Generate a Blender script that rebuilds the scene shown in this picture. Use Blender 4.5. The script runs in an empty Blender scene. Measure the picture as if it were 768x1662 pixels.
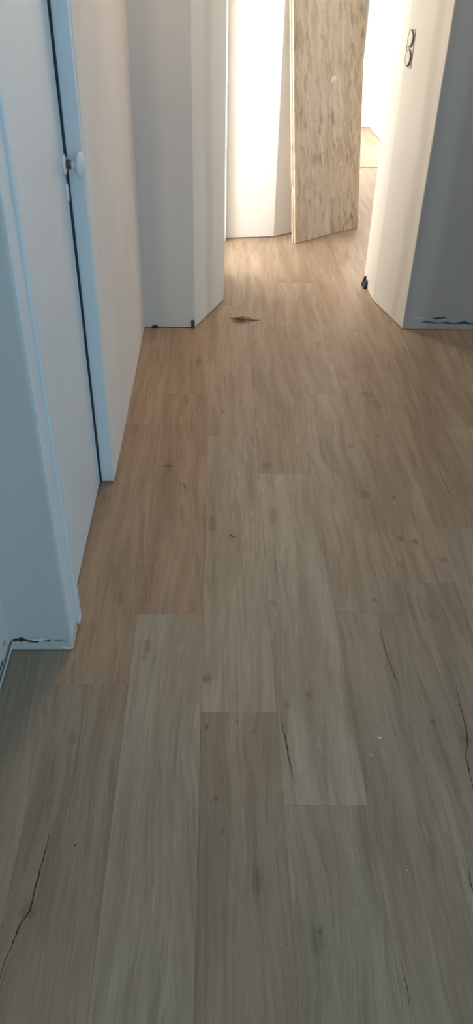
import bpy, bmesh, math, random
from mathutils import Vector, Matrix
random.seed(7)
C = bpy.context.scene.collection

# ------------------------------------------------------------------ camera, world, light, exposure
W_PX, H_PX = 768.0, 1662.0
PPX, PPY = W_PX / 2, H_PX / 2
VPX, VPY = 357.0, -95.0          # vanishing point of the floor planks
VVX, VVY = 345.0, 2444.0         # vanishing point of the verticals
ax_, ay_, bx_, by_ = VPX - PPX, VPY - PPY, VVX - PPX, VVY - PPY
FPX = math.sqrt(-(ax_ * bx_ + ay_ * by_))
Yd = Vector((ax_, ay_, FPX)).normalized()
Dn = Vector((bx_, by_, FPX)).normalized()
Xd = Dn.cross(Yd)
CAM_H = 1.5
cam_data = bpy.data.cameras.new('camera')
cam = bpy.data.objects.new('camera', cam_data)
C.objects.link(cam)
# rows of the world rotation: X right, Y along the planks, Z up, written in camera axes (right, down, forward)
right = Vector((Xd.x, Yd.x, -Dn.x)); down = Vector((Xd.y, Yd.y, -Dn.y)); fwd = Vector((Xd.z, Yd.z, -Dn.z))
m = Matrix((right, -down, -fwd)).transposed().to_4x4()
m.translation = Vector((0, 0, CAM_H))
cam.matrix_world = m
cam_data.sensor_fit = 'VERTICAL'
cam_data.sensor_height = 36.0
cam_data.lens = FPX / H_PX * 36.0
cam_data.clip_start = 0.02
bpy.context.scene.camera = cam

world = bpy.data.worlds.new('world')
bpy.context.scene.world = world
world.use_nodes = True
bg = world.node_tree.nodes['Background']
bg.inputs[0].default_value = (0.75, 0.87, 1.0, 1)
bg.inputs[1].default_value = 1.0

def area(name, loc, direction, sx, sy, power, col):
    l = bpy.data.lights.new(name, 'AREA')
    l.shape = 'RECTANGLE'; l.size = sx; l.size_y = sy; l.energy = power; l.color = col
    o = bpy.data.objects.new(name, l); C.objects.link(o)
    o.location = loc
    o.rotation_euler = Vector(direction).to_track_quat('-Z', 'Y').to_euler()
    return o
# daylight coming in through the three windows of the place
area('daylight_hall_window', (-0.30, 4.52, 1.15), (1, 0, 0), 0.58, 2.0, 31, (1.0, 0.965, 0.90))
area('daylight_far_window', (0.42, 7.6, 1.35), (1, 0, 0), 1.2, 1.7, 80, (1.0, 0.97, 0.92))
area('daylight_near_window', (3.0, 0.7, 1.55), (-1, 0, 0), 1.5, 1.5, 16, (0.43, 0.76, 1.0))
area('daylight_rear_window', (1.1, -2.75, 1.75), (0, 1, 0), 1.6, 1.0, 31, (0.45, 0.77, 1.0))

vs = bpy.context.scene.view_settings
vs.view_transform = 'Standard'; vs.look = 'None'; vs.gamma = 1.0; vs.use_curve_mapping = False
vs.exposure = 0.1
FILL_LAMP = 34.0     # strength of the added fill lamp's glass

# ------------------------------------------------------------------ helpers
def tag(o, label=None, cat=None, group=None, kind=None):
    if label: o['label'] = label
    if cat: o['category'] = cat
    if group: o['group'] = group
    if kind: o['kind'] = kind
    return o

def link(name, me, mat=None, parent=None):
    o = bpy.data.objects.new(name, me); C.objects.link(o)
    if mat and me is not None and not me.materials: me.materials.append(mat)
    if parent: o.parent = parent
    return o

def obj(name, bm, mat, parent=None, smooth=False):
    bmesh.ops.recalc_face_normals(bm, faces=bm.faces)
    me = bpy.data.meshes.new(name); bm.to_mesh(me); bm.free()
    if smooth:
        for p in me.polygons: p.use_smooth = True
    return link(name, me, mat, parent)

def empty(name, loc=(0, 0, 0)):
    o = bpy.data.objects.new(name, None); C.objects.link(o); o.location = loc
    o.empty_display_size = 0.05
    return o

def box(bm, x0, x1, y0, y1, z0, z1, bev=0.0, seg=1):
    r = bmesh.ops.create_cube(bm, size=1)
    for v in r['verts']:
        v.co = Vector(((x0 + x1) / 2 + v.co.x * (x1 - x0), (y0 + y1) / 2 + v.co.y * (y1 - y0), (z0 + z1) / 2 + v.co.z * (z1 - z0)))
    if bev:
        es = list({e for v in r['verts'] for e in v.link_edges})
        bmesh.ops.bevel(bm, geom=es, offset=bev, segments=seg, affect='EDGES', profile=0.5)

def boxbm(*a, **k):
    bm = bmesh.new(); box(bm, *a, **k); return bm

def prism(bm, pts, z0, z1):
    lo = [bm.verts.new((x, y, z0)) for x, y in pts]
    hi = [bm.verts.new((x, y, z1)) for x, y in pts]
    bm.faces.new(list(reversed(lo))); bm.faces.new(hi)
    n = len(pts)
    for i in range(n):
        bm.faces.new((lo[i], lo[(i + 1) % n], hi[(i + 1) % n], hi[i]))

def prismbm(pts, z0, z1):
    bm = bmesh.new(); prism(bm, pts, z0, z1); return bm

def round_corner(p0, p1, p2, r, n=5):
    a = Vector(p0); b = Vector(p1); c = Vector(p2)
    d0 = (a - b).normalized() * r; d2 = (c - b).normalized() * r
    out = []
    for i in range(n + 1):
        t = i / n
        q = (b + d0) * (1 - t) ** 2 + b * 2 * t * (1 - t) + (b + d2) * t * t
        out.append((q.x, q.y))
    return out

def lathe(bm, profile, axis_o, n=24, sx=1.0, sz=1.0):
    """profile: (distance along +X, radius); ring stretched sx along Y and sz along Z"""
    rings = []
    for d, r in profile:
        rings.append([bm.verts.new((axis_o[0] + d, axis_o[1] + math.cos(2 * math.pi * k / n) * r * sx, axis_o[2] + math.sin(2 * math.pi * k / n) * r * sz)) for k in range(n)])
    for a, b in zip(rings, rings[1:]):
        for k in range(n):
            bm.faces.new((a[k], a[(k + 1) % n], b[(k + 1) % n], b[k]))
    bm.faces.new(rings[0]); bm.faces.new(rings[-1])

# ------------------------------------------------------------------ materials
def new_mat(name):
    mt = bpy.data.materials.new(name); mt.use_nodes = True
    nt = mt.node_tree
    return mt, nt, nt.nodes['Principled BSDF']

class N:
    def __init__(s, nt): s.nt = nt
    def node(s, t, **k):
        n = s.nt.nodes.new(t)
        for a, b in k.items(): setattr(n, a, b)
        return n
    def set(s, sock, v):
        if isinstance(v, bpy.types.NodeSocket): s.nt.links.new(v, sock)
        else: sock.default_value = v
    def math(s, op, a, b=None, c=None, clamp=False):
        n = s.node('ShaderNodeMath', operation=op); n.use_clamp = clamp
        s.set(n.inputs[0], a)
        if b is not None: s.set(n.inputs[1], b)
        if c is not None: s.set(n.inputs[2], c)
        return n.outputs[0]
    def vmath(s, op, a, b=None, out=0):
        n = s.node('ShaderNodeVectorMath', operation=op); s.set(n.inputs[0], a)
        if b is not None: s.set(n.inputs[1], b)
        return n.outputs[out]
    def noise(s, vec, scale, detail=3, rough=0.5, dist=0.0, out='Fac'):
        n = s.node('ShaderNodeTexNoise'); s.set(n.inputs['Vector'], vec)
        n.inputs['Scale'].default_value = scale; n.inputs['Detail'].default_value = detail
        n.inputs['Roughness'].default_value = rough; n.inputs['Distortion'].default_value = dist
        return n.outputs[out]
    def mix(s, fac, a, b, blend='MIX'):
        n = s.node('ShaderNodeMix', data_type='RGBA', blend_type=blend)
        s.set(n.inputs[0], fac); s.set(n.inputs[6], a); s.set(n.inputs[7], b)
        return n.outputs[2]
    def rng(s, v, a, b, c=0.0, d=1.0, smooth=True):
        n = s.node('ShaderNodeMapRange', interpolation_type='SMOOTHSTEP' if smooth else 'LINEAR')
        s.set(n.inputs[0], v)
        for i, q in enumerate((a, b, c, d)): s.set(n.inputs[1 + i], q)
        return n.outputs[0]
    def bump(s, h, strength, dist):
        n = s.node('ShaderNodeBump'); s.set(n.inputs['Height'], h)
        n.inputs['Strength'].default_value = strength; n.inputs['Distance'].default_value = dist
        return n.outputs[0]
    def pos(s): return s.node('ShaderNodeNewGeometry').outputs['Position']
    def objco(s): return s.node('ShaderNodeTexCoord').outputs['Object']
    def sep(s, v):
        n = s.node('ShaderNodeSeparateXYZ'); s.set(n.inputs[0], v); return n.outputs
    def comb(s, x, y, z):
        n = s.node('ShaderNodeCombineXYZ')
        for i, q in enumerate((x, y, z)): s.set(n.inputs[i], q)
        return n.outputs[0]
    def attr(s, name):
        n = s.node('ShaderNodeAttribute', attribute_type='OBJECT', attribute_name=name); return n.outputs['Fac']

def rgb(r, g, b): return (r, g, b, 1)

def plain(name, col, rough=0.5, var=0.06, scale=8.0, bump=0.0, metallic=0.0):
    mt, nt, p = new_mat(name); n = N(nt)
    f = n.noise(n.pos(), scale, 4, 0.6)
    lo = rgb(*[c * (1 - var) for c in col]); hi = rgb(*[min(1, c * (1 + var)) for c in col])
    nt.links.new(n.mix(n.rng(f, .3, .7), lo, hi), p.inputs['Base Color'])
    p.inputs['Roughness'].default_value = rough; p.inputs['Metallic'].default_value = metallic
    if bump:
        nt.links.new(n.bump(n.noise(n.pos(), scale * 25, 3, .6), .5, bump), p.inputs['Normal'])
    return mt

def plaster(name, col, bands=(), rough=0.75):
    """painted plasterboard with sanded filler bands: (axis, centre, half width, colour, strength)"""
    mt, nt, p = new_mat(name); n = N(nt)
    pos = n.pos(); x, y, z = n.sep(pos)[0], n.sep(pos)[1], n.sep(pos)[2]
    f = n.noise(n.vmath('MULTIPLY', pos, (1.0, 1.0, 0.45)), 3.0, 5, 0.55)
    c = n.mix(n.rng(f, .3, .7), rgb(*[q * .955 for q in col]), rgb(*[min(1, q * 1.03) for q in col]))
    wob = n.math('MULTIPLY', n.math('SUBTRACT', n.noise(n.vmath('MULTIPLY', pos, (1, 1, .6)), 2.5, 2), 0.5), 0.05)
    for axis, cen, hw, bc, st in bands:
        v = n.math('ADD', (x, y, z)['xyz'.index(axis)], wob)
        dd = n.math('ABSOLUTE', n.math('SUBTRACT', v, cen))
        mk = n.math('MULTIPLY', n.rng(dd, hw * 0.35, hw * 1.3, 1.0, 0.0), st)
        c = n.mix(mk, c, rgb(*bc))
    nt.links.new(c, p.inputs['Base Color'])
    p.inputs['Roughness'].default_value = rough
    h = n.math('ADD', n.noise(pos, 9.0, 3), n.math('MULTIPLY', n.noise(pos, 160.0, 2), .12))
    nt.links.new(n.bump(h, .35, .004), p.inputs['Normal'])
    return mt

WHITE = (.78, .765, .74)
m_wall = plaster('painted_plaster', WHITE)
m_wall_left = plaster('painted_plaster_left', (.85, .79, .75), [('y', 2.21, .025, (.83, .83, .81), .8)])
m_wall_back = plaster('painted_plaster_back', (.75, .70, .66), [('x', -.33, .09, (.60, .60, .59), .8), ('x', -.175, .03, (.72, .70, .68), .5)])
m_wall_splay_l = plaster('painted_plaster_splay', (.78, .755, .725), [('x', -.045, .02, (.64, .62, .60), .7)])
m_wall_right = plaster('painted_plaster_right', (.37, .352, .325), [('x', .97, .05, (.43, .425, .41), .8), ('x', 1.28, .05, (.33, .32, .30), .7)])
m_splay_r = plaster('painted_plaster_splay_r', (.74, .69, .61), [('x', .880, .010, (.60, .555, .48), .7)])
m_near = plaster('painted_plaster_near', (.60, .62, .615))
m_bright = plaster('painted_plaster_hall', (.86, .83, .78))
m_grey = plaster('painted_plaster_far', (.62, .61, .58))
m_ceil = plain('ceiling_paint', (.80, .79, .77), .8)
m_door = plain('door_paint', (.77, .81, .85), .42, .02, 2.5, .0006)
m_jamb = plain('jamb_paint', (.72, .79, .84), .40, .02, 3.0, .0006)
m_china = plain('white_china', (.80, .83, .84), .15, .01)
m_rust = plain('rusty_iron', (.11, .07, .05), .7, .4, 90)
m_black = plain('black_rubber', (.015, .015, .016), .6, .1)
m_dark = plain('dark_gap', (.02, .017, .014), .9, .1)
m_glue = plain('old_glue', (.035, .036, .036), .8, .4, 120)
m_crackpaint = plain('torn_paint', (.80, .82, .82), .6, .05, 60)
m_fibre = plain('brown_fibre', (.13, .07, .035), .8, .4, 200)
m_splinter = plain('wood_splinter', (.07, .045, .03), .8, .3, 100)
m_crumb = plain('plaster_crumb', (.75, .73, .70), .9, .1, 100)
m_brown = plain('brown_spacer', (.09, .05, .04), .6, .2, 80)
m_frame = plain('white_frame', (.82, .80, .76), .45, .02)
m_gap_shade = plain('gap_shade', (.022, .036, .048), .6, .1)
m_cable = plain('grey_cable', (.12, .13, .13), .5, .1)
m_boxmat = plain('grey_box_plastic', (.30, .27, .23), .6, .1, 60)
m_rim = plain('dusty_rim', (.16, .135, .11), .8, .3, 80)
m_label = plain('paper_label', (.86, .79, .70), .8, .05, 80)
m_ink = plain('ink', (.06, .045, .035), .8, .05)
m_thr = plain('threshold_strip', (.16, .11, .07), .5, .1)
m_sub = plain('subfloor_screed', (.05, .045, .04), .9, .2)

KNOTS = []   # world x, y, rx, ry, strength
def make_floor_mat():
    mt, nt, p = new_mat('oak_laminate'); n = N(nt)
    oc = n.objco(); pos = n.pos()
    seed = n.attr('seed'); tone = n.attr('tone'); red = n.attr('red')
    off = n.comb(n.math('MULTIPLY', seed, 3.7), n.math('MULTIPLY', seed, 9.1), n.math('MULTIPLY', seed, 1.3))
    v0 = n.vmath('ADD', oc, off)
    # wandering grain
    warp = n.noise(n.vmath('MULTIPLY', v0, (4.0, 1.3, 1.0)), 1.2, 2, .4)
    warpx = n.math('MULTIPLY', n.math('SUBTRACT', warp, .5), .10)
    v = n.vmath('ADD', v0, n.comb(warpx, 0.0, 0.0))
    broad = n.noise(n.vmath('MULTIPLY', v, (9, .8, 1)), 2.2, 4, .55)
    rings = n.noise(n.vmath('MULTIPLY', v, (38, 1.6, 1)), 2.0, 4, .6, .6)
    fine = n.noise(n.vmath('MULTIPLY', v, (260, 5.0, 1)), 2.0, 3, .65)
    cross = n.noise(n.vmath('MULTIPLY', v, (14, 120, 1)), 2.0, 2, .6)
    light = rgb(.385, .318, .242); mid = rgb(.295, .236, .174); dark = rgb(.17, .122, .08)
    c = n.mix(n.rng(broad, .32, .68), mid, light)
    c = n.mix(n.math('MULTIPLY', n.rng(rings, .46, .70), .42), c, dark)
    c = n.mix(n.math('MULTIPLY', n.rng(fine, .50, .78), .42), c, dark)
    c = n.mix(n.math('MULTIPLY', n.rng(fine, .46, .24), .42), c, rgb(.52, .44, .345))
    c = n.mix(n.math('MULTIPLY', n.rng(cross, .66, .78), .22), c, rgb(.52, .45, .37))
    fleck = n.noise(n.vmath('MULTIPLY', v, (150, 9, 1)), 1.0, 2, .5)
    c = n.mix(n.math('MULTIPLY', n.rng(fleck, .64, .74), .24), c, rgb(.58, .53, .47))
    # random small knots (sparse cells, stretched along the grain)
    vo = n.node('ShaderNodeTexVoronoi', feature='F1'); n.set(vo.inputs['Vector'], n.vmath('MULTIPLY', v, (9.0, 2.6, 0.0)))
    vo.inputs['Scale'].default_value = 1.0
    sparse = n.rng(n.sep(vo.outputs['Color'])[0], .80, .82)
    kn = n.math('MULTIPLY', n.rng(vo.outputs['Distance'], .02, .15, 1.0, 0.0), sparse)
    c = n.mix(n.math('MULTIPLY', kn, .35), c, rgb(.10, .075, .055))
    # knots where the photograph shows them
    wp = n.vmath('ADD', pos, n.vmath('MULTIPLY', n.vmath('SUBTRACT', n.noise(pos, 70.0, 3, .65, out='Color'), (.5, .5, .5)), (.018, .03, 0.0)))
    acc = None; halo = None
    for (kx, ky, rx, ry, st) in KNOTS:
        d = n.vmath('LENGTH', n.vmath('MULTIPLY', n.vmath('SUBTRACT', wp, (kx, ky, 0.0)), (1 / rx, 1 / ry, 0.0)), out='Value')
        q = n.math('MULTIPLY', n.rng(d, .35, 1.0, 1.0, 0.0), st)
        acc = q if acc is None else n.math('MAXIMUM', acc, q)
    c = n.mix(n.math('MULTIPLY', n.math('MULTIPLY', acc, n.rng(fine, .25, .6, .45, 1.0)), .68), c, rgb(.07, .055, .042))
    # plank tone and warmth; on far planks red also carries the warm light
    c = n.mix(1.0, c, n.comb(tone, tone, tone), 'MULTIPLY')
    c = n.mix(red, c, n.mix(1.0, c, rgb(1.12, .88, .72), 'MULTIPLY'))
    nt.links.new(c, p.inputs['Base Color'])
    p.inputs['Specular IOR Level'].default_value = 0.42
    nt.links.new(n.math('ADD', .40, n.math('MULTIPLY', fine, .16)), p.inputs['Roughness'])
    h = n.math('ADD', n.math('MULTIPLY', fine, .6), n.math('MULTIPLY', rings, .4))
    nt.links.new(n.bump(h, .25, .0012), p.inputs['Normal'])
    return mt

def make_osb_mat():
    mt, nt, p = new_mat('strand_board'); n = N(nt)
    oc = n.objco()
    c = None
    wob = n.vmath('MULTIPLY', n.vmath('SUBTRACT', n.noise(oc, 9.0, 3, .55, out='Color'), (.5, .5, .5)), (.05, .05, .06))
    layers = []
    for i, (ang, sx, sz) in enumerate(((3, 42, 5), (-7, 36, 4.5), (14, 60, 8), (-20, 70, 9))):
        mp = n.node('ShaderNodeMapping'); n.set(mp.inputs['Vector'], n.vmath('ADD', oc, wob))
        mp.inputs['Rotation'].default_value = (0, math.radians(ang), 0)
        vo = n.node('ShaderNodeTexVoronoi', feature='F1')
        n.set(vo.inputs['Vector'], n.vmath('MULTIPLY', mp.outputs[0], (sx, 0.0, sz))); vo.inputs['Scale'].default_value = 1.0
        layers.append(n.sep(vo.outputs['Color'])[0])
    c = n.mix(layers[0], rgb(.48, .385, .29), rgb(.70, .60, .48))
    c = n.mix(n.math('MULTIPLY', n.rng(layers[1], .55, .75), .6), c, rgb(.52, .41, .29))
    c = n.mix(n.math('MULTIPLY', n.rng(layers[2], .66, .80), .55), c, rgb(.35, .26, .18))
    c = n.mix(n.math('MULTIPLY', n.rng(layers[3], .90, .95), .45), c, rgb(.68, .57, .44))
    x, y, z = n.sep(oc)[0], n.sep(oc)[1], n.sep(oc)[2]
    # trodden, greyed middle of the sheet
    big = n.noise(n.vmath('MULTIPLY', oc, (1, 1, .55)), 6.0, 4, .6)
    mid = n.rng(n.math('ABSOLUTE', n.math('SUBTRACT', x, .24)), .10, .27, 1.0, 0.0)
    c = n.mix(n.math('MULTIPLY', n.math('MULTIPLY', mid, n.rng(big, .30, .62)), .55), c, rgb(.62, .56, .48))
    # dark scuffs
    sc = n.noise(n.vmath('MULTIPLY', n.vmath('ADD', oc, n.vmath('MULTIPLY', wob, (1, 1, 1))), (26, 1, 8)), 1.0, 4, .65)
    scb = n.noise(oc, 4.5, 2)
    c = n.mix(n.math('MULTIPLY', n.math('MULTIPLY', n.rng(sc, .50, .66), n.rng(scb, .36, .54)), .72), c, rgb(.22, .19, .155))
    # pale scratches
    sk = n.noise(n.vmath('MULTIPLY', oc, (60, 1, 16)), 1.0, 3, .6, .8)
    c = n.mix(n.math('MULTIPLY', n.rng(sk, .68, .76), .55), c, rgb(.72, .63, .52))
    nt.links.new(c, p.inputs['Base Color'])
    p.inputs['Roughness'].default_value = .62
    nt.links.new(n.bump(n.math('ADD', layers[0], layers[2]), .25, .0015), p.inputs['Normal'])
    return mt

def make_edge_mat():
    mt, nt, p = new_mat('strand_board_edge'); n = N(nt)
    f = n.noise(n.vmath('MULTIPLY', n.objco(), (90, 260, 14)), 1.0, 4, .65)
    nt.links.new(n.mix(n.rng(f, .35, .66), rgb(.30, .22, .14), rgb(.72, .60, .44)), p.inputs['Base Color'])
    p.inputs['Roughness'].default_value = .8
    return mt

# ------------------------------------------------------------------ pixel -> floor (for marks on the floor)
def fl(px, py):
    r = Vector((px - PPX, py - PPY, FPX))
    w = Vector((Xd.dot(r), Yd.dot(r), -Dn.dot(r)))
    t = -CAM_H / w.z
    return (w.x * t, w.y * t)

for px, py, rpx, rpy, st in (
        (345, 850, 7, 17, .85), (337, 1100, 9, 10, .8), (239, 1050, 6, 14, .75), (236, 1068, 8, 6, .5), (434, 755, 10, 6, .75), (444, 838, 8, 16, .55),
        (515, 1528, 13, 34, .6), (519, 1512, 7, 7, .9), (416, 1430, 9, 38, .6), (418, 1432, 5, 12, .6), (720, 908, 9, 5, .6), (675, 880, 6, 5, .8), (650, 875, 4, 5, .8),
        (593, 803, 9, 8, .6), (640, 808, 4, 6, .85), (448, 920, 4, 14, .5), (443, 978, 6, 7, .6), (466, 1144, 8, 8, .5), (503, 1128, 7, 9, .6),
        (335, 1180, 5, 4, .9), (386, 1172, 4, 4, .6), (350, 1296, 6, 5, .7), (361, 1349, 4, 4, .7), (195, 972, 5, 14, .6), (322, 588, 6, 8, .6), (391, 652, 4, 9, .5), (45, 1480, 16, 14, .5),
        (117, 1200, 8, 14, .5), (614, 656, 8, 10, .55), (596, 640, 14, 6, .55), (756, 1200, 14, 10, .5), (703, 1172, 4, 5, .8), (609, 974, 5, 4, .8), (650, 916, 5, 8, .45), (413, 1186, 4, 4, .5),
        (570, 724, 6, 4, .7), (668, 985, 6, 40, .35), (410, 713, 4, 11, .5), (614, 707, 3, 4, .7), (705, 1001, 10, 7, .35), (415, 555, 4, 5, .4), (517, 558, 5, 5, .4), (575, 536, 8, 3, .4)):
    x, y = fl(px, py); x1, _ = fl(px + rpx, py); _, y1 = fl(px, py - rpy)
    KNOTS.append((x, y, max(.005, abs(x1 - x) * 1.15), max(.006, abs(y1 - y) * 1.2), st))
    if rpy > 8: KNOTS.append((x, y, max(.005, abs(x1 - x)) * .8, abs(y1 - y) * 3.5, st * .30))
m_floor = make_floor_mat(); m_osb = make_osb_mat(); m_osb_edge = make_edge_mat()

# ------------------------------------------------------------------ floor: screed with single planks on it
HZ = 2.5
GAP = 0.005      # the boards run on under the walls through a thin dark expansion gap
fb = bmesh.new(); box(fb, -.95, 3.2, -2.8, 9.8, -.10, -.009)
floor = tag(obj('floor', fb, m_sub), 'greyish oak laminate plank floor running through the hallway', 'floor', kind='structure')
PW, PL = .185, 1.286
# row left edge -> (butt joint Y, {index: (tone, red)})
def plank_mesh(w, l):
    bm = bmesh.new()
    box(bm, 0.00012, w - 0.00012, 0.00012, l - 0.00012, -.008, 0, bev=.0003)
    bmesh.ops.recalc_face_normals(bm, faces=bm.faces)
    me = bpy.data.meshes.new('plank'); bm.to_mesh(me); bm.free(); me.materials.append(m_floor)
    return me
full = plank_mesh(PW, PL)
joints = {-3: .55, -2: .10, -1: 1.258, 0: 1.507, 1: 1.170, 2: .92, 3: 1.516, 4: 1.637, 5: .62, 6: 1.25, 7: .30, 8: 1.02}
tones = {(-1, 0): (.98, .75), (-1, -1): (.88, .36), (-1, 1): (1.10, .7), (0, 0): (.95, .85), (0, -1): (1.03, .14), (0, 1): (1.03, .7), (1, 0): (1.10, .18), (1, -1): (.85, .34),
         (1, 1): (1.02, .5), (2, 0): (1.10, .10), (2, 1): (.93, .55), (2, -1): (.92, .10), (3, 0): (1.0, .30), (3, -1): (.90, .22), (3, 1): (1.03, .40), (4, 0): (.97, .42), (4, 1): (.95, .65), (4, -1): (.90, .22), (5, 0): (.93, .30), (5, 1): (.94, .5)}
X0 = -.222
for row in range(-3, 15):
    y0 = joints.get(row, random.uniform(0, PL))
    for k in range(-4, 6):
        ya, yb = y0 + k * PL, y0 + (k + 1) * PL
        if yb < -2.6 or ya > 6.80: continue
        xl = X0 + row * PW
        if xl < -.42 and yb > 2.3: continue
        if xl > 1.6 and ya > 3.6: continue
        ya2, yb2 = max(ya, -2.62), min(yb, 6.80)
        me = full if (ya2 == ya and yb2 == yb) else plank_mesh(PW, yb2 - ya2)
        o = link('plank', me, m_floor, floor)
        o.location = (xl, ya2, 0)
        kk = k if row in joints else k + 20
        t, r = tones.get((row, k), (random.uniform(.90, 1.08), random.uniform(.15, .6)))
        if ya > 2.1: r = min(max(r, .45), .75)  # far planks kept redder: warm passage light put into their own colour
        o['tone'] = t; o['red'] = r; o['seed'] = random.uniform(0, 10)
# the room beyond the threshold strip has wider boards of its own
for i in range(8):
    me = plank_mesh(.185, 1.70) if i == 0 else farme
    farme = me
    for j in (0, 1):
        o = link('plank', me, m_floor, floor); o.location = (.36 + i * .185, 6.835 + j * 1.4, 0); 
        if j: o.location.y = 6.835 + 1.7
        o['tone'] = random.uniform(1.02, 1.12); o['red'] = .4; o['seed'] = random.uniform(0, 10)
tag(obj('trim_1', boxbm(.40, 1.60, 6.80, 6.835, -.009, .003, bev=.002), m_thr, None), 'dark threshold strip across the far doorway floor', 'threshold', kind='structure')

tag(obj('trim_2', boxbm(.022, .046, 4.785, 4.842, .004, 2.4, bev=.001), m_frame), 'thin white frame post at the left end of the bright hall wall', 'frame', kind='structure')
def crack(pts, w):
    bm = bmesh.new()
    P = [Vector((*fl(*p), .0004)) for p in pts]
    fine = []
    for a, b in zip(P, P[1:]):
        for i in range(5):
            q = a.lerp(b, i / 5); q.x += random.uniform(-.0012, .0012); fine.append(q)
    fine.append(P[-1])
    nf = len(fine); L = []; R_ = []
    for i, q in enumerate(fine):
        s = w * min(1, .25 + 2.2 * min(i, nf - 1 - i) / nf) * random.uniform(.7, 1.2)
        L.append(bm.verts.new(q + Vector((-s / 2, 0, 0)))); R_.append(bm.verts.new(q + Vector((s / 2, 0, 0))))
    for i in range(nf - 1): bm.faces.new((L[i], R_[i], R_[i + 1], L[i + 1]))
    return obj('crack', bm, m_dark, floor)
crack([(455, 1152), (460, 1185), (467, 1220), (472, 1245), (479, 1275)], .0022)
crack([(615, 1008), (624, 1050), (636, 1085), (645, 1108), (652, 1132)], .0016)
crack([(740, 1112), (751, 1160), (759, 1195), (757, 1230), (767, 1272), (772, 1300)], .0024)
crack([(-6, 1604), (8, 1560), (22, 1528), (33, 1500), (49, 1478), (58, 1440), (68, 1400), (77, 1372), (81, 1352)], .0026)
crack([(712, 762), (720, 780), (728, 797), (735, 810)], .0022)
crack([(760, 1412), (768, 1448)], .0022)
crack([(650, 1555), (660, 1600), (668, 1650)], .0010)
crack([(541, 668), (541, 690), (540, 716)], .0014)
crack([(711, 715), (713, 735), (710, 748)], .0012)
crack([(311, 655), (312, 680), (311, 698)], .0014)

# ------------------------------------------------------------------ walls
def wall(name, pts, mat, label, z0=GAP, z1=HZ, cat='wall', parent=None):
    o = obj(name, prismbm(pts, z0, z1), mat, parent)
    if parent is None: tag(o, label, cat, kind='structure')
    return o

NX = -.378        # face of the left wall beside the door, near post
DX = -.405        # face of the door leaf
LX = -.356        # face of the left wall beyond the door
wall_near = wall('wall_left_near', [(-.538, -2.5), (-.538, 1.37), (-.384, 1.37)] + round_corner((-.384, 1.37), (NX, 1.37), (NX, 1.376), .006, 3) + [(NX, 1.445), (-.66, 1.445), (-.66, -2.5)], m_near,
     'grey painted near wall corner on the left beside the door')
jc = round_corner((-.40, 2.170), (LX, 2.170), (LX, 2.25), .012, 5)
wall('wall_left', [(-.60, 2.170)] + jc + [(LX, 3.46), (-.60, 3.46)], m_wall_left, 'pinkish white plastered left wall beyond the white door')
wall('wall_left_lintel', [(-.60, 1.445), (LX, 1.445), (LX, 2.17), (-.60, 2.17)], m_wall_left, 'white plastered wall piece above the white door', 2.06, HZ)
wall_back = wall('wall_back_left', [(-.60, 3.46), (-.118, 3.46)] + [(-.111, 3.463), (-.111, 3.56), (-.60, 3.56)], m_wall_back, 'grey filler-streaked wall piece at the end of the left wall')
wall('wall_splay_left', [(-.111, 3.463), (.028, 3.822), (.034, 4.20), (-.52, 4.20), (-.52, 3.56), (-.111, 3.56)], m_wall_splay_l, 'white splayed reveal on the left of the passage')
# right of the passage: splayed reveal, jamb, and the grey wall that faces the camera
kink = round_corner((.901, 3.475), (.818, 3.838), (.811, 4.109), .004, 3)
wall_splay = wall('wall_splay_right', [(.903, 3.475)] + kink + [(.811, 4.109), (.93, 4.109), (.985, 3.60), (.985, 3.475)], m_splay_r, 'cream white splayed reveal on the right of the passage')
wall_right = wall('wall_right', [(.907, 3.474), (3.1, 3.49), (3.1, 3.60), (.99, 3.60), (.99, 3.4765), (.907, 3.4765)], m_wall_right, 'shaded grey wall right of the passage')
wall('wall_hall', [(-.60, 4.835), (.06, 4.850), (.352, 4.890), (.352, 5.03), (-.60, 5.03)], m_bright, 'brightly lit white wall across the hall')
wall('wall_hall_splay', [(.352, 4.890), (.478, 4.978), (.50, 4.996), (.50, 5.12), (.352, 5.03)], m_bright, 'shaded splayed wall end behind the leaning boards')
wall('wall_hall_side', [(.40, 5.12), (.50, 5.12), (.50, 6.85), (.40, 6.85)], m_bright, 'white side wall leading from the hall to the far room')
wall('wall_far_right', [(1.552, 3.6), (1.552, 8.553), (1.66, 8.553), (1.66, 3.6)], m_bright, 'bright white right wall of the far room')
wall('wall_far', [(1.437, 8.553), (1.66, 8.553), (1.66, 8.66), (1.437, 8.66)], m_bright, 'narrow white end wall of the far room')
wall('wall_far_recess', [(.30, 9.3), (1.70, 9.3), (1.70, 9.4), (.30, 9.4)], m_grey, 'grey wall in the recess behind the far room')
wall('wall_far_recess_side', [(1.50, 8.66), (1.66, 8.66), (1.66, 9.3), (1.50, 9.3)], m_grey, 'grey side wall of the recess behind the far room')
wall('wall_far_blocker', [(.46, 8.553), (1.07, 8.553), (1.07, 8.66), (.46, 8.66)], m_bright, 'added unseen white wall piece that dims the far recess')  # added unseen piece, sized to keep window light off the recess
# left wall of the far room with its window opening
wall('wall_far_left', [(.36, 6.85), (.46, 6.85), (.46, 9.3), (.36, 9.3)], m_bright, 'white left wall of the far room under its window', GAP, .45)
wall('wall_far_left_upper', [(.36, 6.85), (.46, 6.85), (.46, 9.3), (.36, 9.3)], m_bright, 'white left wall of the far room above its window', 2.25, HZ)
wall('wall_far_left_pier', [(.36, 8.25), (.46, 8.25), (.46, 9.3), (.36, 9.3)], m_bright, 'white wall pier beside the far window', .45, 2.25)
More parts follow.
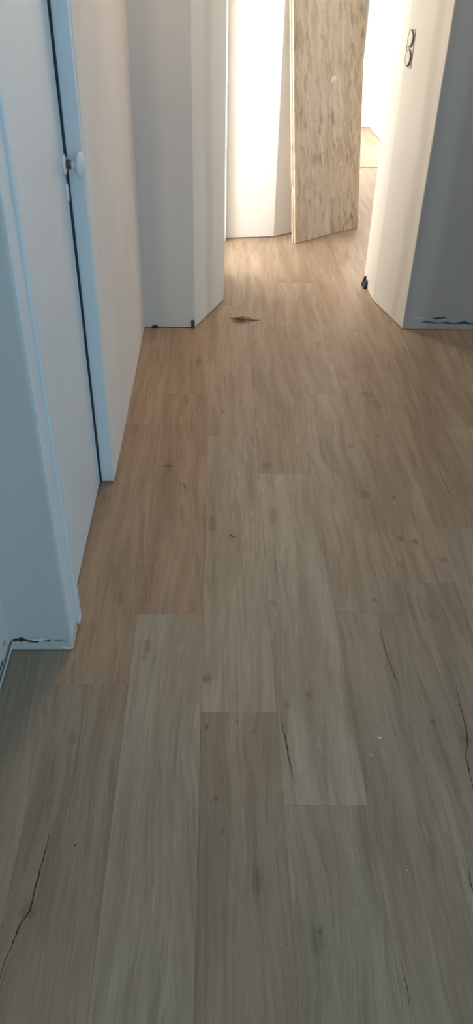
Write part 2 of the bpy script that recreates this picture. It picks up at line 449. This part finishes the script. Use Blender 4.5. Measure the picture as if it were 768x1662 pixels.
# shell of the near room
RY = -2.5
for nm_, xa, xb, za, zb, lb_ in (('wall_back', -.70, .28, GAP, HZ, 'white wall pier behind the viewer on the left'), ('wall_back_pier', 1.92, 3.1, GAP, HZ, 'white wall pier behind the viewer on the right'),
                            ('wall_back_sill', .28, 1.92, GAP, 1.2, 'white wall under the window behind the viewer'), ('wall_back_head', .28, 1.92, 2.3, HZ, 'white wall above the window behind the viewer')):
    wall(nm_, [(xa, RY - .12), (xb, RY - .12), (xb, RY), (xa, RY)], m_wall, lb_, za, zb)
NW0, NW1 = -.1, 1.5
wall('wall_right_near', [(2.8, -2.5), (2.92, -2.5), (2.92, NW0), (2.8, NW0)], m_wall, 'white wall pier behind the near window')
wall('wall_right_pier', [(2.8, NW1), (2.92, NW1), (2.92, 3.474), (2.8, 3.474)], m_wall, 'white wall pier between the near window and grey wall')
wall('wall_right_sill', [(2.8, NW0), (2.92, NW0), (2.92, NW1), (2.8, NW1)], m_wall, 'white wall under the near window', GAP, .8)
wall('wall_right_head', [(2.8, NW0), (2.92, NW0), (2.92, NW1), (2.8, NW1)], m_wall, 'white wall above the near window', 2.3, HZ)
cb = bmesh.new(); box(cb, -.95, 3.2, -2.8, 9.8, HZ, HZ + .1)
tag(obj('ceiling', cb, m_ceil), 'white painted ceiling', 'ceiling', kind='structure')

def window_frame(name, x, y0, y1, z0, z1, label):
    root = empty(name, (x, (y0 + y1) / 2, z0)); tag(root, label, 'window', kind='structure')
    t = .045
    for (a, b, c, d) in ((y0, y0 + t, z0, z1), (y1 - t, y1, z0, z1), (y0 + t, y1 - t, z0, z0 + t), (y0 + t, y1 - t, z1 - t, z1)):
        o = obj('window_frame', boxbm(x - .025, x + .025, a, b, c, d, bev=.004), m_frame, root)
        o.location = -root.location
window_frame('window_1', .41, 6.85, 8.25, .45, 2.25, 'white framed window of the far room')
window_frame('window_2', 2.86, NW0, NW1, .8, 2.3, 'white framed window of the near room')
root = empty('window_4', (1.1, RY - .06, 1.2)); tag(root, 'white framed window behind the viewer', 'window', kind='structure')
for (a, b, c, d) in ((.28, .325, 1.2, 2.3), (1.875, 1.92, 1.2, 2.3), (.325, 1.875, 1.2, 1.245), (.325, 1.875, 2.255, 2.3)):
    o = obj('window_frame', boxbm(a, b, RY - .085, RY - .035, c, d, bev=.004), m_frame, root); o.location = -root.location
# added fill lamp, out of view, to warm the mid floor and walls
lamp = empty('fill_lamp', (.12, 3.0, HZ)); tag(lamp, 'added round fill lamp on the passage ceiling, out of view', 'lamp')
def zlathe(name, prof, mat, parent, n=32):
    bm = bmesh.new(); rr = []
    for r_, z_ in prof: rr.append([bm.verts.new((math.cos(2 * math.pi * k / n) * r_, math.sin(2 * math.pi * k / n) * r_, z_)) for k in range(n)])
    for a, b in zip(rr, rr[1:]):
        for k in range(n): bm.faces.new((a[k], a[(k + 1) % n], b[(k + 1) % n], b[k]))
    bm.faces.new(rr[0]); bm.faces.new(rr[-1])
    return obj(name, bm, mat, parent, True)
zlathe('fill_lamp_base', [(.02, 0), (.15, 0), (.152, -.03), (.02, -.031)], m_frame, lamp)
mg, ng, pg = new_mat('fill_glass'); pg.inputs['Base Color'].default_value = rgb(.9, .88, .82)
pg.inputs['Emission Color'].default_value = rgb(1, .68, .40); pg.inputs['Emission Strength'].default_value = FILL_LAMP
zlathe('fill_lamp_glass', [(.14, -.031), (.145, -.05), (.12, -.075), (.07, -.092), (.01, -.096)], mg, lamp)
window_frame('window_3', -.02, 4.205, 4.83, .03, 2.3, 'white framed glazed door at the left end of the hall')

# ------------------------------------------------------------------ traces on the walls (children of their wall)
def streak(parent, mat, name, P, U, V, segs, dots=()):
    """irregular dark residue lying on a wall face: P origin, U along, V up; segs = (u0, u1, v, half height)"""
    bm = bmesh.new()
    nrm = Vector(U).cross(Vector(V)).normalized()
    P = Vector(P) + nrm * .0006; U = Vector(U); V = Vector(V)
    for (u0, u1, v, hh) in segs:
        k = max(4, int((u1 - u0) / .006)); top = []; bot = []
        for i in range(k + 1):
            t = i / k; e = min(1, 4 * min(t, 1 - t) + .1)
            u = u0 + (u1 - u0) * t
            vv = v + .0035 * math.sin(u * 70) * e
            top.append(bm.verts.new(P + U * u + V * (vv + hh * e * random.uniform(.3, 1.2))))
            bot.append(bm.verts.new(P + U * u + V * (vv - hh * e * random.uniform(.3, 1.2))))
        for i in range(k): bm.faces.new((bot[i], bot[i + 1], top[i + 1], top[i]))
    me_o = obj(name, bm, mat, parent)
    return me_o
# near wall: scuffs along the line of the removed skirting
streak(wall_near, m_glue, 'glue_residue', (-.536, 1.37, 0), (1, 0, 0), (0, 0, 1), [(.004, .045, .040, .008), (.040, .075, .038, .004), (.080, .105, .037, .003)])
streak(wall_near, m_glue, 'glue_residue', (-.536, 1.37, 0), (1, 0, 0), (0, 0, 1), [(.11, .15, .038, .0014), (.132, .142, .004, .002)])
streak(wall_near, m_crackpaint, 'torn_paint', (-.536, 1.37, 0), (1, 0, 0), (0, 0, 1), [(.045, .10, .044, .004), (.128, .152, .014, .006)])
streak(wall_near, m_glue, 'paint_tear', (NX, 1.372, 0), (0, 1, 0), (0, 0, 1), [(.004, .066, .047, .0018)])
streak(wall_near, m_glue, 'glue_residue', (-.538, 1.13, 0), (0, 1, 0), (0, 0, 1), [(.10, .17, .050, .006), (.19, .21, .07, .003)])
# right wall: two lines of old glue
streak(wall_right, m_glue, 'glue_residue', (.905, 3.4735, 0), (1, .0073, 0), (0, 0, 1), [(.085, .175, .037, .004), (.16, .46, .033, .0075), (.42, .80, .037, .007)])
streak(wall_right, m_glue, 'glue_residue', (.905, 3.4735, 0), (1, .0073, 0), (0, 0, 1), [(.135, .215, .059, .005), (.33, .42, .058, .004)])
streak(wall_right, m_crackpaint, 'torn_paint', (.905, 3.4735, 0), (1, .0073, 0), (0, 0, 1), [(.03, .13, .062, .0012)])
wall_strip = bmesh.new(); box(wall_strip, .906, 3.0, 3.470, 3.4735, .002, .030, bev=.001)
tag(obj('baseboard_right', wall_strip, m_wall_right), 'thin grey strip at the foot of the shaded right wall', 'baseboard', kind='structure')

# ------------------------------------------------------------------ door
door = empty('door_1', (DX, 1.80, 0)); tag(door, 'smooth white interior door with oval white knob in the left wall', 'door', kind='structure')
def dchild(name, bm, mat, parent, smooth=False):
    o = obj(name, bm, mat, parent, smooth)
    return o
def put(o, root):      # meshes are written in world coordinates
    o.parent = root; o.matrix_parent_inverse = Matrix.Translation(-root.location); return o
leaf = put(obj('door_leaf', boxbm(DX - .04, DX, 1.462, 2.141, .006, 2.045, bev=.0025, seg=2), m_door), door)
jn = bmesh.new(); box(jn, -.47, NX + .009, 1.447, 1.478, .022, 2.05, bev=.003, seg=2)
put(obj('door_jamb', jn, m_jamb), door)
# flat strip between the wall corner and the jamb lining
js = bmesh.new(); box(js, -.47, NX + .003, 1.392, 1.447, .048, 2.05, bev=.002)
put(obj('door_casing', boxbm(NX - .002, NX + .003, 1.376, 1.4465, .05, 2.05, bev=.0012), m_jamb), door); js.free()
put(obj('door_jamb', boxbm(-.47, LX - .003, 2.151, 2.1695, .003, 2.05, bev=.0015), m_jamb), door)
put(obj('door_stop', boxbm(-.47, DX - .0415, 2.10, 2.151, .003, 2.045), m_dark), door)
put(obj('door_gap_shade', boxbm(DX - .02, DX + .0055, 2.1455, 2.1515, .003, 2.045), m_gap_shade), door)  # dark strip painted in for the shade in the door gap
put(obj('door_head', boxbm(-.47, LX - .003, 1.478, 2.151, 2.05, 2.06), m_jamb), door)

KY, KZ = 2.112, 1.030
r = bmesh.new(); lathe(r, [(0, .024), (.003, .026), (.006, .025), (.0085, .019), (.009, .012)], (DX, KY, KZ), 28, .62, 1.0)
rosette = obj('rosette', r, m_china, None, True); rosette.parent = leaf
e = bmesh.new(); lathe(e, [(0, .0235), (.003, .025), (.0055, .023), (.0065, .014)], (DX, KY + .004, .960), 28, .48, 1.0)
esc = obj('keyhole_escutcheon', e, m_china, None, True); esc.parent = leaf
kh = bmesh.new(); box(kh, DX + .0062, DX + .0072, KY + .0025, KY + .0055, .955, .967)
k_o = obj('keyhole', kh, m_rust); k_o.parent = leaf
col = bmesh.new(); lathe(col, [(.006, .0105), (.007, .0115), (.019, .0115), (.0205, .0105)], (DX, KY, KZ), 16)
co = obj('knob_collar', col, m_rust, None, True); co.parent = leaf
kn = bmesh.new(); lathe(kn, [(.0195, .0085), (.026, .0085), (.031, .0095), (.034, .016), (.0365, .026), (.040, .0315), (.0445, .0325), (.049, .030), (.053, .023), (.0555, .013), (.0565, .004)], (DX, KY, KZ), 36, .62, 1.0)
ko = obj('knob', kn, m_china, None, True); ko.parent = leaf
lp = bmesh.new(); box(lp, DX - .03, DX + .0012, 2.136, 2.146, .985, 1.035, bev=.0008)
lo = obj('latch_plate', lp, m_rust); lo.parent = leaf; lo['label'] = 'rusty brown latch plate in the door edge'

# ------------------------------------------------------------------ strand board sheets leaning in the hall
A = Vector((.481, 4.764)); B = Vector((.926, 5.124)); U2 = (B - A).normalized(); WID = (B - A).length
lean = math.atan(.107)
nb = Vector((-U2.y, U2.x, 0))                      # pointing back, away from the viewer
def sheet(name, back, label, side=0.0, h=1.29, notch=False):
    T = .014
    bm = bmesh.new()
    outline = [(0, 0), (WID, 0), (WID, h), (0, h)]
    if notch: outline = [(0, 0), (WID, 0), (WID, h), (0, h), (0, .34), (.005, .325), (.007, .30), (.002, .285), (.0005, .20)]
    f_ = [bm.verts.new((x, 0, z)) for x, z in outline]; b_ = [bm.verts.new((x, T, z)) for x, z in outline]
    ff = [bm.faces.new(f_), bm.faces.new(list(reversed(b_)))]
    k = len(outline); ed = []
    for i in range(k): ed.append(bm.faces.new((f_[i], b_[i], b_[(i + 1) % k], f_[(i + 1) % k])))
    bmesh.ops.recalc_face_normals(bm, faces=bm.faces)
    for q in ed: q.material_index = 1
    me = bpy.data.meshes.new(name); bm.to_mesh(me); bm.free(); me.materials.append(m_osb); me.materials.append(m_osb_edge)
    o = bpy.data.objects.new(name, me); C.objects.link(o)
    up = (Vector((0, 0, 1)) * math.cos(lean) + nb * math.sin(lean)); dep = (nb * math.cos(lean) - Vector((0, 0, 1)) * math.sin(lean))
    u = Vector((U2.x, U2.y, 0))
    M = Matrix((u, dep, up)).transposed().to_4x4()
    base = Vector((A.x, A.y, .001)) + nb * (back / math.cos(lean)) + u * side
    base.z += 0 + .012 * math.sin(lean)
    M.translation = base
    o.matrix_world = M
    tag(o, label, 'board')
    return o
osb = sheet('strand_board', 0, 'front strand board sheet with paper label leaning in the hall', notch=False)
osb2 = sheet('strand_board', .0150, 'back strand board sheet hidden behind the labelled front sheet, only its edge showing', -.004, 1.285, notch=True)
def on_sheet(name, bm, mat):
    o = obj(name, bm, mat); o.parent = osb; return o
lx, lz = .318, .872
lb = bmesh.new()
vs_ = [lb.verts.new((lx + a, -.0006, lz + c)) for a, c in ((-.021, -.016), (.004, -.011), (.006, -.009), (.022, -.006), (.022, .017), (-.022, .009))]
lb.faces.new(vs_)
label_o = on_sheet('paper_label', lb, m_label); label_o['label'] = 'small creased paper label with black print'
ib = bmesh.new()
def stroke(a0, c0, a1, c1, w=.0016):
    p0 = Vector((lx + a0, -.0010, lz + c0)); p1 = Vector((lx + a1, -.0010, lz + c1)); d = (p1 - p0).normalized(); s = Vector((-d.z, 0, d.x)) * w / 2
    ib.faces.new([ib.verts.new(q) for q in (p0 - s, p1 - s, p1 + s, p0 + s)])
for sgs in (((-.017, .004, -.014, .006), (-.014, .006, -.0145, .001), (-.0165, .001, -.0145, .001)),
            ((-.010, -.002, -.010, -.007), (-.010, -.007, -.007, -.0065), (-.007, -.0065, -.0065, -.0015), (-.0045, -.001, -.0045, -.006), (-.0045, -.006, -.0015, -.0055), (-.0015, -.0055, -.001, 0)),
            ((.008, .007, .0115, .008), (.0115, .008, .0105, .003), (.0105, .003, .0125, .0025), (.0125, .0025, .0115, -.002), (.0115, -.002, .009, -.0025))):
    for s_ in sgs: stroke(*s_)
pr = obj('print', ib, m_ink); pr.parent = label_o
# staple and torn scratches on the sheet
for (x0, z0, x1, z1, w) in ((.165, .545, .215, .560, .0014), (.215, .560, .213, .535, .002), (.150, .535, .151, .52, .002), (.12, .43, .10, .375, .0025), (.13, .44, .11, .41, .0014), (.385, .405, .405, .42, .008), (.412, .398, .42, .405, .006)):
    sb = bmesh.new(); d = Vector((x1 - x0, 0, z1 - z0)).normalized(); s = Vector((-d.z, 0, d.x)) * w / 2
    p0 = Vector((x0, -.0004, z0)); p1 = Vector((x1, -.0004, z1))
    sb.faces.new([sb.verts.new(q) for q in (p0 - s * .3, p1 - s, p1 + s * .6, p0 + s)])
    on_sheet('scratch', sb, m_label)

# ------------------------------------------------------------------ double flush box in the right reveal
P0 = Vector((.901, 3.475)); dS = (Vector((.818, 3.838)) - P0).normalized()
nS = Vector((-dS.y, dS.x, 0))          # towards the passage
ctr = P0 + dS * .336
bxr = empty('wall_socket_box', (ctr.x, ctr.y, 1.146))
Mx = Matrix((Vector((dS.x, dS.y, 0)), -nS, Vector((0, 0, 1)))).transposed().to_4x4(); Mx.translation = bxr.location
bxr.matrix_world = Mx
tag(bxr, 'double round flush socket box let into the right reveal', 'socket box')
# cut the holes into the wall
cut = bmesh.new()
for s in (-1, 1):
    vv = bmesh.ops.create_cone(cut, cap_ends=True, segments=28, radius1=.0335, radius2=.0335, depth=.10)['verts']
    bmesh.ops.rotate(cut, verts=vv, matrix=Matrix.Rotation(math.pi / 2, 3, 'X'))
    bmesh.ops.translate(cut, verts=vv, vec=(0, 0, s * .0355))
cme = bpy.data.meshes.new('cut'); cut.to_mesh(cme); cut.free()
cob = bpy.data.objects.new('cut', cme); C.objects.link(cob); cob.matrix_world = Mx
bo = wall_splay.modifiers.new('holes', 'BOOLEAN'); bo.operation = 'DIFFERENCE'; bo.object = cob; bo.solver = 'EXACT'
bpy.context.view_layer.update()
dg = bpy.context.evaluated_depsgraph_get()
nm = bpy.data.meshes.new_from_object(wall_splay.evaluated_get(dg))
wall_splay.modifiers.clear(); wall_splay.data = nm
bpy.data.objects.remove(cob); bpy.data.meshes.remove(cme)
def tube_ring(s, r0, r1, y0, y1, n=28):
    bm = bmesh.new(); rr = []
    for (r_, y_) in ((r1, y0), (r0, y0), (r0, y1), (0.0005, y1)):  # rim, wall, bottom
        rr.append([bm.verts.new((math.cos(2 * math.pi * k / n) * r_, y_, s * .0355 + math.sin(2 * math.pi * k / n) * r_)) for k in range(n)])
    for a, b in zip(rr, rr[1:]):
        for k in range(n): bm.faces.new((a[k], a[(k + 1) % n], b[(k + 1) % n], b[k]))
    return bm
for s in (-1, 1):
    o = obj('box_cup', tube_ring(s, .0318, .0352, -.0008, .055), m_boxmat, None, True); o.parent = bxr
for s in (-1, 1):      # plaster pushed into the far half of each cup
    bm = bmesh.new(); RR = .0316; outl = []
    zs = [RR * .93 * math.sin(math.pi * (k / 12 - .5)) for k in range(13)]
    rt = [(.021 - math.sqrt(RR * RR - z * z) * .95, z) for z in zs]; lt = [(math.sqrt(RR * RR - z * z), z) for z in zs]
    outl = [(min(a, b - .0004), z) for (a, z), (b, _) in zip(rt, lt)] + list(reversed(lt))
    f0 = [bm.verts.new((x, -.0002, s * .0355 + z)) for x, z in outl]; f1 = [bm.verts.new((x, .005, s * .0355 + z)) for x, z in outl]
    bm.faces.new(f0); bm.faces.new(list(reversed(f1)))
    for k in range(len(outl)): bm.faces.new((f0[k], f1[k], f1[(k + 1) % len(outl)], f0[(k + 1) % len(outl)]))
    o = obj('plaster_infill', bm, m_splay_r); o.parent = bxr
fr = bmesh.new()
for (x0, x1, z0, z1) in ((-.0375, -.0350, -.069, .069), (-.034, -.004, .0695, .0708), (-.034, .006, -.0708, -.0695), (.030, .0318, -.010, .010)):
    box(fr, x0, x1, -.0016, .001, z0, z1)
o = obj('box_rim', fr, m_rim); o.parent = bxr

# ------------------------------------------------------------------ small things on the floor
def wedge(name, pts, z0, z1, mat, label, cat='wedge'):
    bm = prismbm(pts, z0, z1)
    bmesh.ops.bevel(bm, geom=list(bm.edges), offset=.0012, segments=1, affect='EDGES')
    return tag(obj(name, bm, mat), label, cat)
wedge('spacer_block', [(-.130, 3.450), (-.113, 3.450), (-.113, 3.459), (-.130, 3.459)], 0.0, .042, m_brown, 'small upright brown spacer block at the foot of the grey wall corner', 'spacer')
wedge('spacer_wedge', [(-.318, 3.448), (-.293, 3.448), (-.293, 3.459), (-.318, 3.459)], 0.0, .013, m_black, 'tiny black spacer wedge on the floor by the left corner', 'spacer')
# dark wedge pair at the foot of the right jamb
wj = empty('jamb_wedge', (.803, 4.02, 0)); tag(wj, 'black plastic wedge pair stuck at the foot of the right jamb', 'spacer')
for (y0, y1, z1, dx) in ((4.055, 4.075, .055, 0), (4.005, 4.052, .046, .002)):
    bm = bmesh.new()
    pts = [(-.012, 0), (.006, 0), (.006, z1), (.002, z1)]
    a_ = [bm.verts.new((.803 + dx + x, y0, z)) for x, z in pts]; b_ = [bm.verts.new((.803 + dx + x, y1, z * .9)) for x, z in pts]
    bm.faces.new(a_); bm.faces.new(list(reversed(b_)))
    for i in range(4): bm.faces.new((a_[i], b_[i], b_[(i + 1) % 4], a_[(i + 1) % 4]))
    put(obj('wedge', bm, m_black), wj)

def tube(bm, pts, rad, n=5, taper=True):
    rings = []
    for i, q in enumerate(pts):
        q = Vector(q)
        d = (Vector(pts[min(i + 1, len(pts) - 1)]) - Vector(pts[max(i - 1, 0)])).normalized()
        s = d.cross(Vector((0, 0, 1)));  s = s.normalized() if s.length > 1e-4 else Vector((1, 0, 0))
        t = s.cross(d)
        k = rad * (1 - .7 * abs(2 * i / (len(pts) - 1) - 1) ** 2 if taper else 1)
        rings.append([bm.verts.new(q + (s * math.cos(2 * math.pi * j / n) + t * math.sin(2 * math.pi * j / n)) * k) for j in range(n)])
    for a, b in zip(rings, rings[1:]):
        for j in range(n): bm.faces.new((a[j], a[(j + 1) % n], b[(j + 1) % n], b[j]))
    bm.faces.new(list(reversed(rings[0]))); bm.faces.new(rings[-1])

# tuft of fibres
fx, fy = fl(394, 520)
tb = bmesh.new()
for i in range(26):
    L = random.uniform(.03, .085); ang = random.gauss(0, .38); cx = fx + random.uniform(-.045, .030) ; cy = fy + random.gauss(0, .016)
    bow = random.uniform(-.014, .014); zz = random.uniform(.001, .012)
    pts = []
    for k in range(6):
        t = k / 5 - .5
        pts.append((cx + math.cos(ang) * L * t - math.sin(ang) * bow * (1 - 4 * t * t), cy + math.sin(ang) * L * t + math.cos(ang) * bow * (1 - 4 * t * t), .0014 + zz * (1 - 4 * t * t)))
    tube(tb, pts, random.uniform(.0007, .0012), 4)
for k in range(5):
    pts = [(fx + .03 + t * .055, fy + random.uniform(-.002, .002) + (k - 2) * .004 * (1 - t), .002) for t in (0, .33, .66, 1)]
    tube(tb, pts, .0010, 4)
tag(obj('fibre_tuft', tb, m_fibre), 'small tangled tuft of brown fibres lying in the passage', 'debris')

def splinter(p, q, rad, label, mat=None):
    a = fl(*p); b = fl(*q)
    bm = bmesh.new(); tube(bm, [(a[0], a[1], rad), ((a[0] + b[0]) / 2 + .001, (a[1] + b[1]) / 2, rad * 1.2), (b[0], b[1], rad)], rad, 5)
    return tag(obj('wood_splinter', bm, mat or m_splinter), label, 'splinter')
splinter((265, 756), (280, 757), .0016, 'dark splinter lying crosswise on the floor near the left wall')
splinter((297, 785), (302, 793), .0013, 'short dark splinter on the floor just right of the crosswise one')
splinter((372, 868), (383, 873), .0016, 'slanting dark splinter on the floor in mid passage')
splinter((119, 1374), (124, 1372), .0016, 'tiny dark splinter on the floor at the lower left')
splinter((361, 668), (365, 669), .0018, 'tiny dark splinter on the floor left of the middle plank seam')
def crumb(p, s, label):
    x, y = fl(*p); bm = bmesh.new()
    bmesh.ops.create_icosphere(bm, subdivisions=1, radius=s)
    for v in bm.verts:
        v.co *= random.uniform(.7, 1.2); v.co.z *= .45
    zmin = min(v.co.z for v in bm.verts)
    bmesh.ops.translate(bm, verts=bm.verts, vec=(x, y, -zmin))
    return tag(obj('plaster_crumb', bm, m_crumb), label, 'crumb')
crumb((616, 1198), .0045, 'largest white plaster crumb on the floor to the lower right')
crumb((602, 1226), .0022, 'small white plaster crumb below the largest one')
crumb((359, 873), .0024, 'small white plaster crumb beside the slanting splinter')
crumb((423, 771), .0022, 'small white plaster crumb at a plank end in mid passage')
crumb((456, 1533), .0014, 'tiny white plaster crumb at the lower middle of the floor')
crumb((660, 1413), .0018, 'tiny white plaster crumb at the lower right of the floor')

# cable along the foot of the near left wall
cbm = bmesh.new(); tube(cbm, [(-.533, y, .040 + .001 * math.sin(y * 9)) for y in (1.366, 1.30, 1.2, 1.0, .7, .3, -.4, -1.2, -2.2)], .0022, 8, False)
tag(obj('cable', cbm, m_cable), 'thin dark cable running along the foot of the near left wall', 'cable')
